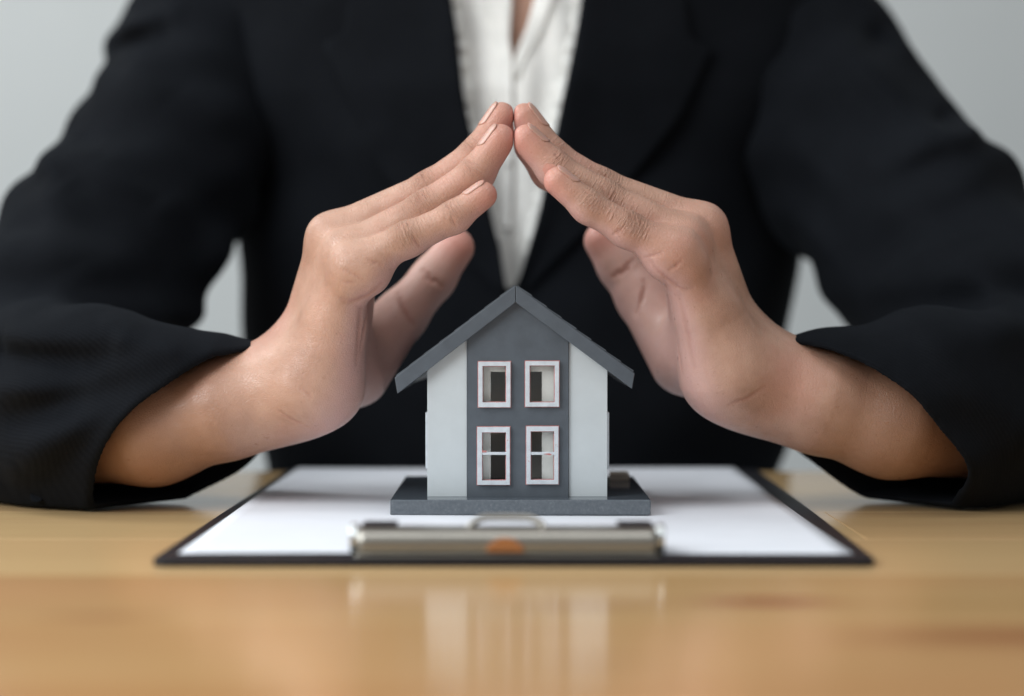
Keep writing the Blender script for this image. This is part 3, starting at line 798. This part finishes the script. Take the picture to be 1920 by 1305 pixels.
# lapels: cloth folded back from the V edge, lying on the blazer front
def strip(name, fa, fb, z0, z1, off, mat, parent, nz=60, nx=16, th=.0016, wob=0, roll=.004):
    bm = bmesh.new(); g = []
    for j in range(nz + 1):
        z = z0 + (z1 - z0) * j / nz; a, b = fa(z), fb(z); row = []
        for i in range(nx + 1):
            u = i / nx; x = a + (b - a) * u
            o_ = off + roll * math.exp(-(u / .25) ** 2) + wob * (math.sin(60 * z + 5 * u) * math.sin(40 * x + 20 * z) + .9 * math.sin(330 * x + 30 * z + 1.2 * math.sin(50 * z)))
            row.append(bm.verts.new((x, float(tor_front(x, z, o_)), z)))
        g.append(row)
    for j in range(nz):
        for i in range(nx): bm.faces.new((g[j][i], g[j][i+1], g[j+1][i+1], g[j+1][i]))
    o = obj(name, bm, mat, parent, True); m = o.modifiers.new("thickness", 'SOLIDIFY'); m.thickness = th; m.offset = 0
    return o
def lin(tab):
    zz, xx = edge(tab); return lambda z: float(np.interp(z, zz, xx))
lapL = lin([(555, 945), (330, 720), (75, 597), (60, 640), (0, 650), (-120, 700)])
lapR = lin([(560, 966), (400, 1130), (215, 1282), (85, 1345), (70, 1300), (0, 1290), (-120, 1240)])
z0 = P(960, 545, .892).z
strip("lapel", lambda z: float(vl(z)), lapL, z0, .34, .0026, M['jacket'], jacket)
strip("lapel", lambda z: float(vr(z)), lapR, z0, .34, .0026, M['jacket'], jacket)

# ---- blouse: two fronts, button band and a small open collar
def zz(py): return P(960, py, .9).z
def xx(px): return P(px, 300, .9).x
nl = lin([(560, 955), (300, 962), (110, 961), (70, 955), (0, 960), (-120, 950)])
nr = lin([(560, 955), (300, 966), (110, 963.5), (40, 990), (0, 1000), (-120, 1030)])
blouse = empty("blouse", (0, .9, 0), None, None); blouse.parent = person; blouse.location = (0, -.1, 0)
strip("front", lambda z: float(vl(z)) - .03, nl, z0 - .02, .34, -.0095, M['blouse'], blouse, 140, 60, .0008, .0011, 0)
strip("front", lambda z: float(vr(z)) + .03, nr, z0 - .02, .34, -.0100, M['blouse'], blouse, 140, 60, .0008, .0011, 0)
band_l = lin([(560, 940), (300, 930), (110, 930), (70, 925), (0, 920), (-120, 905)])
strip("placket", band_l, nl, z0 - .02, .34, -.0078, M['blouse'], blouse, 80, 8, .0012, .0003, .0)
strip("collar", lin([(150, 961), (110, 946), (60, 930), (0, 915), (-120, 900)]), lin([(150, 962), (110, 960), (70, 954), (0, 959), (-120, 950)]), zz(148), .34, -.0072, M['blouse'], blouse, 40, 12, .0008, .0006, .0006)
strip("collar", lin([(150, 966), (110, 982), (60, 1012), (0, 1035), (-120, 1055)]), lin([(150, 965), (110, 966), (40, 992), (0, 1001), (-120, 1031)]), zz(148), .34, -.0074, M['blouse'], blouse, 40, 12, .0008, .0006, .0012)
# narrow gathered edge beside each lapel
for fv, sg in ((vl, 1), (vr, -1)):
    bm = bmesh.new(); g = []
    for k in range(261):
        z = z0 + .02 + (.33 - z0) * k / 260
        x = float(fv(z)) + sg * (.0035 + .0010 * math.sin(z * 410 + 2 * math.sin(z * 130))); o_ = -.0072 + .0012 * math.sin(z * 520 + 1.5 * math.sin(z * 170))
        g.append([bm.verts.new((x - sg * .009, float(tor_front(x - sg * .009, z, -.0080)), z)), bm.verts.new((x - sg * .003, float(tor_front(x, z, o_)), z)), bm.verts.new((x, float(tor_front(x, z, o_ - .0008)), z))])
    for k in range(260):
        for i in range(2): bm.faces.new((g[k][i], g[k][i+1], g[k+1][i+1], g[k+1][i]))
    o = obj("frill", bm, M['blouse'], blouse, True); m = o.modifiers.new("thickness", 'SOLIDIFY'); m.thickness = .0006
for py in (300, 420):
    q = P(963, py, .9); bm = bmesh.new()
    bmesh.ops.create_cone(bm, segments=16, cap_ends=True, radius1=.0030, radius2=.0026, depth=.0012, matrix=Matrix.Translation((q.x - .004, float(tor_front(q.x, q.z, -.0062)), q.z)) @ Matrix.Rotation(math.radians(90), 4, 'X'))
    obj("shirt_button", bm, M['blouse'], blouse, bevel=.0003)
print("done", time.time() - T0)
